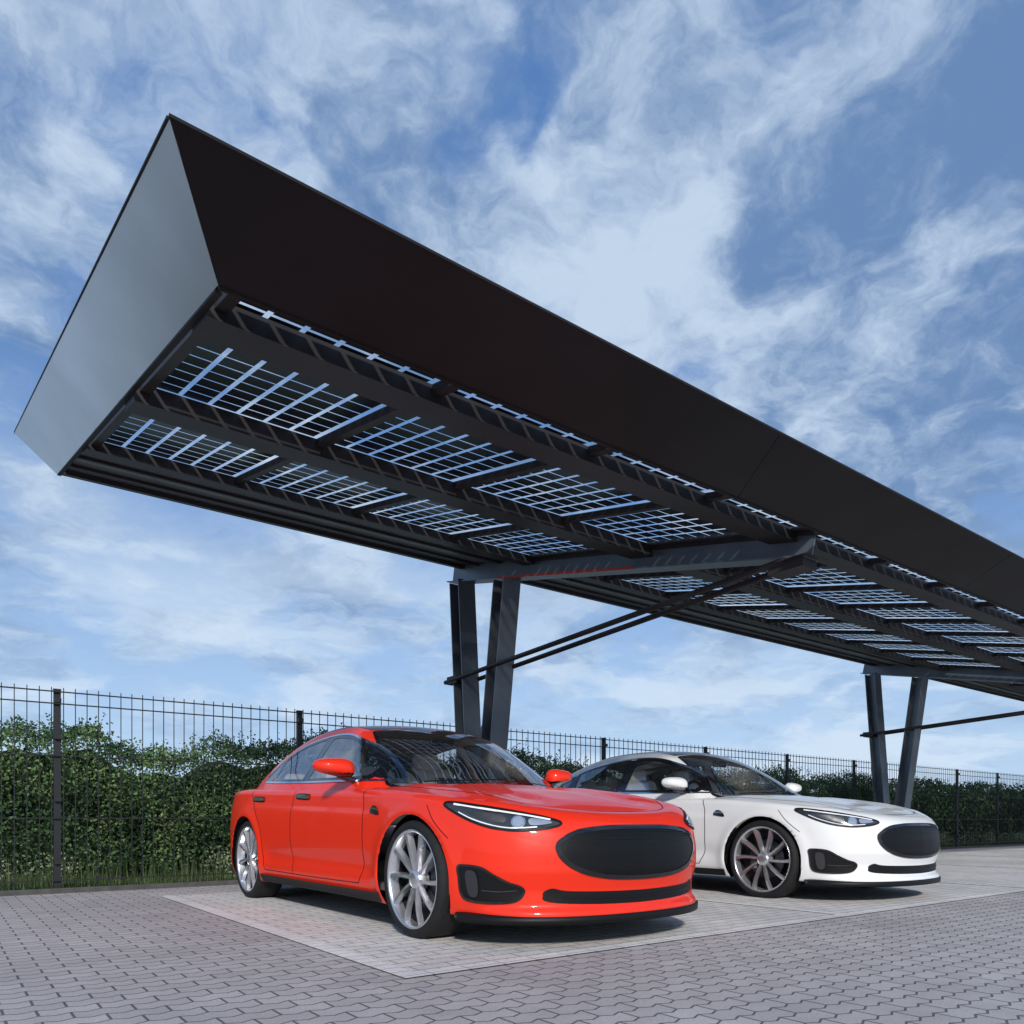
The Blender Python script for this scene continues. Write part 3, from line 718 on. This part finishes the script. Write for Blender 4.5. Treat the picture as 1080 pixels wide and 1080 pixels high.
for a in xs_:
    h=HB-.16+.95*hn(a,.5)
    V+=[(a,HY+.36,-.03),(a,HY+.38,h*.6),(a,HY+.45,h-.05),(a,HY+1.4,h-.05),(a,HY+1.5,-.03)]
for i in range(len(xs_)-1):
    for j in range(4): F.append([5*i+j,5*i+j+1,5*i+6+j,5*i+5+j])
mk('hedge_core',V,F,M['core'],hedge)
def blades(name,gx,gy,hgt,mat,bw=.006,sp=.035):
    ng=len(gx);ang=rng.uniform(0,math.pi,ng)
    V=np.empty((ng,3,3));V[:,0]=np.c_[gx-np.cos(ang)*bw,gy-np.sin(ang)*bw,np.full(ng,-.03)]
    V[:,1]=np.c_[gx+np.cos(ang)*bw,gy+np.sin(ang)*bw,np.full(ng,-.03)]
    V[:,2]=np.c_[gx+rng.normal(0,sp,ng),gy+rng.normal(0,sp,ng),hgt]
    me=bpy.data.meshes.new(name);me.vertices.add(3*ng);me.vertices.foreach_set('co',V.ravel());me.loops.add(3*ng);me.loops.foreach_set('vertex_index',np.arange(3*ng,dtype=np.int32))
    me.polygons.add(ng);me.polygons.foreach_set('loop_start',np.arange(0,3*ng,3,dtype=np.int32));me.polygons.foreach_set('loop_total',np.full(ng,3,dtype=np.int32));me.update();me.materials.append(mat)
    o=bpy.data.objects.new(name,me);S.collection.objects.link(o);return o
ng=42000;gx=np.where(rng.random(ng)<.7,rng.uniform(-6,12,ng),rng.uniform(12,45,ng));gy=rng.uniform(8.56,10.05,ng)
hgt=rng.uniform(.05,.14,ng)*(1+.9*(np.sin(gx*2.3)+np.sin(gy*5+gx))*.35)+.22*(rng.random(ng)<.06)
blades('grass',gx,gy,hgt,M['grassb'])
nt_=110;cx_=rng.uniform(-3,30,nt_);cy_=rng.uniform(9.2,9.6,nt_)
P=[]
for a,b in zip(cx_,cy_):
    r=rng.uniform(.12,.24)
    for k in range(120):
        v=rng.normal(size=3);v/=np.linalg.norm(v);v*=r*rng.random()**.4;P.append((a+v[0],b+v[1],max(.02,.18+v[2]*1.2)))
quads('border_plants',np.array(P),np.full(len(P),.018),M['pale'])

# ------------------------------------------------------------ SKY / SUN / CAMERA
EL=math.radians(27);AZ=math.radians(180+32)
W=bpy.data.worlds.new('World');S.world=W;W.use_nodes=True;nt=W.node_tree;N=nt.nodes;L=nt.links
bg=N['Background'];bg.inputs['Strength'].default_value=.14
sk=N.new('ShaderNodeTexSky');sk.sky_type='NISHITA';sk.sun_disc=False;sk.sun_elevation=EL;sk.sun_rotation=AZ;sk.dust_density=.4;sk.ozone_density=1.6
tc=N.new('ShaderNodeTexCoord');sp=N.new('ShaderNodeSeparateXYZ');L.new(tc.outputs['Generated'],sp.inputs[0])
def mth(op,a,b=None,cl=False):
    n=N.new('ShaderNodeMath');n.operation=op;n.use_clamp=cl
    for i,v in enumerate((a,b)):
        if v is None: continue
        if isinstance(v,(int,float)): n.inputs[i].default_value=v
        else: L.new(v,n.inputs[i])
    return n.outputs[0]
zc_=mth('ADD',mth('MAXIMUM',sp.outputs[2],0.0),.22)
cb=N.new('ShaderNodeCombineXYZ');L.new(mth('DIVIDE',sp.outputs[0],zc_),cb.inputs[0]);L.new(mth('DIVIDE',sp.outputs[1],zc_),cb.inputs[1])
wn=N.new('ShaderNodeTexNoise');wn.inputs['Scale'].default_value=6;wn.inputs['Detail'].default_value=7;L.new(cb.outputs[0],wn.inputs['Vector'])
w1=N.new('ShaderNodeVectorMath');w1.operation='SUBTRACT';L.new(wn.outputs['Color'],w1.inputs[0]);w1.inputs[1].default_value=(.5,.5,.5)
w2=N.new('ShaderNodeVectorMath');w2.operation='SCALE';L.new(w1.outputs[0],w2.inputs[0]);w2.inputs['Scale'].default_value=.22
w3=N.new('ShaderNodeVectorMath');w3.operation='ADD';L.new(cb.outputs[0],w3.inputs[0]);L.new(w2.outputs[0],w3.inputs[1])
def noise(scale,det,off,dist=0,rough=.55,src=None):
    mp=N.new('ShaderNodeMapping');mp.inputs['Location'].default_value=off;L.new((src or cb).outputs[0],mp.inputs[0])
    n=N.new('ShaderNodeTexNoise');n.inputs['Scale'].default_value=scale;n.inputs['Detail'].default_value=det;n.inputs['Distortion'].default_value=dist;n.inputs['Roughness'].default_value=rough
    L.new(mp.outputs[0],n.inputs['Vector']);return n.outputs['Fac']
def mr(v,a,b,c,d,smooth=True):
    n=N.new('ShaderNodeMapRange');n.interpolation_type='SMOOTHSTEP' if smooth else 'LINEAR'
    for i,k in enumerate((a,b,c,d)): n.inputs[i+1].default_value=k
    L.new(v,n.inputs[0]);return n.outputs[0]
def blob(cx,cy,r0,r1,amp):
    v=N.new('ShaderNodeVectorMath');v.operation='DISTANCE';L.new(w3.outputs[0],v.inputs[0]);v.inputs[1].default_value=(cx,cy,0)
    return mr(v.outputs['Value'],r0,r1,amp,0)
nd=noise(3.0,12,(3.1,1.7,0),.0,.58,w3)
nd=mth('ADD',nd,blob(.62,.76,.02,.45,.13))
nd=mth('SUBTRACT',nd,blob(.51,.69,.02,.12,.26))
nd=mth('SUBTRACT',nd,blob(.665,.655,.0,.10,.18))
nd=mth('ADD',nd,blob(1.15,.45,.1,.9,.18))
nd=mth('ADD',nd,blob(.25,.85,.0,.5,.06))
dens=mr(nd,.40,.62,0,1)
ns_=mth('ADD',mth('MULTIPLY',noise(2.6,10,(7.3,2.2,0),.0,.60,w3),.7),mth('MULTIPLY',noise(10,8,(1.3,5.2,0),.0,.6,w3),.3))
ns_=mth('ADD',ns_,blob(.66,.76,.0,.30,.09))
ns_=mth('SUBTRACT',ns_,blob(1.15,.42,.1,.9,.035))
shade=mr(ns_,.40,.61,0,1)
def mixc(f,a,b):
    n=N.new('ShaderNodeMix');n.data_type='RGBA'
    for i,v in((0,f),(6,a),(7,b)):
        if isinstance(v,tuple): n.inputs[i].default_value=v
        elif isinstance(v,(int,float)): n.inputs[i].default_value=v
        else: L.new(v,n.inputs[i])
    return n.outputs[2]
skc=mixc(.6,sk.outputs[0],(.62,1.7,4.3,1))
ccol=mixc(shade,(1.05,1.85,3.4,1),(4.2,5.1,6.2,1))
m1=mixc(mth('MULTIPLY',dens,.90),skc,ccol)
haze=mr(sp.outputs[2],-.05,.45,.85,0)
m2=mixc(haze,m1,(3.6,4.9,6.6,1))
lowc=mth('MULTIPLY',mr(noise(1.3,10,(2.0,8.0,0),.4,.6,w3),.46,.62,0,.75),mr(sp.outputs[2],.10,.5,1,0))
m3=mixc(lowc,m2,(4.9,5.8,6.8,1))
L.new(m3,bg.inputs['Color'])
sun=bpy.data.lights.new('sun','SUN');sun.energy=3.4;sun.angle=math.radians(5);sun.color=(1,.95,.88)
so=bpy.data.objects.new('sun',sun);S.collection.objects.link(so)
d=Vector((math.sin(AZ)*math.cos(EL),math.cos(AZ)*math.cos(EL),math.sin(EL)))
so.rotation_euler=d.to_track_quat('Z','Y').to_euler()
cam=bpy.data.cameras.new('camera');co=bpy.data.objects.new('camera',cam);S.collection.objects.link(co)
co.location=(0,0,.7);co.rotation_euler=(math.radians(90),0,math.radians(-37.05))
cam.lens=808/1080*36;cam.sensor_width=36;cam.shift_y=.301;cam.clip_end=4000;cam.clip_start=.05
S.camera=co
S.view_settings.view_transform='Standard';S.view_settings.look='None';S.view_settings.exposure=0
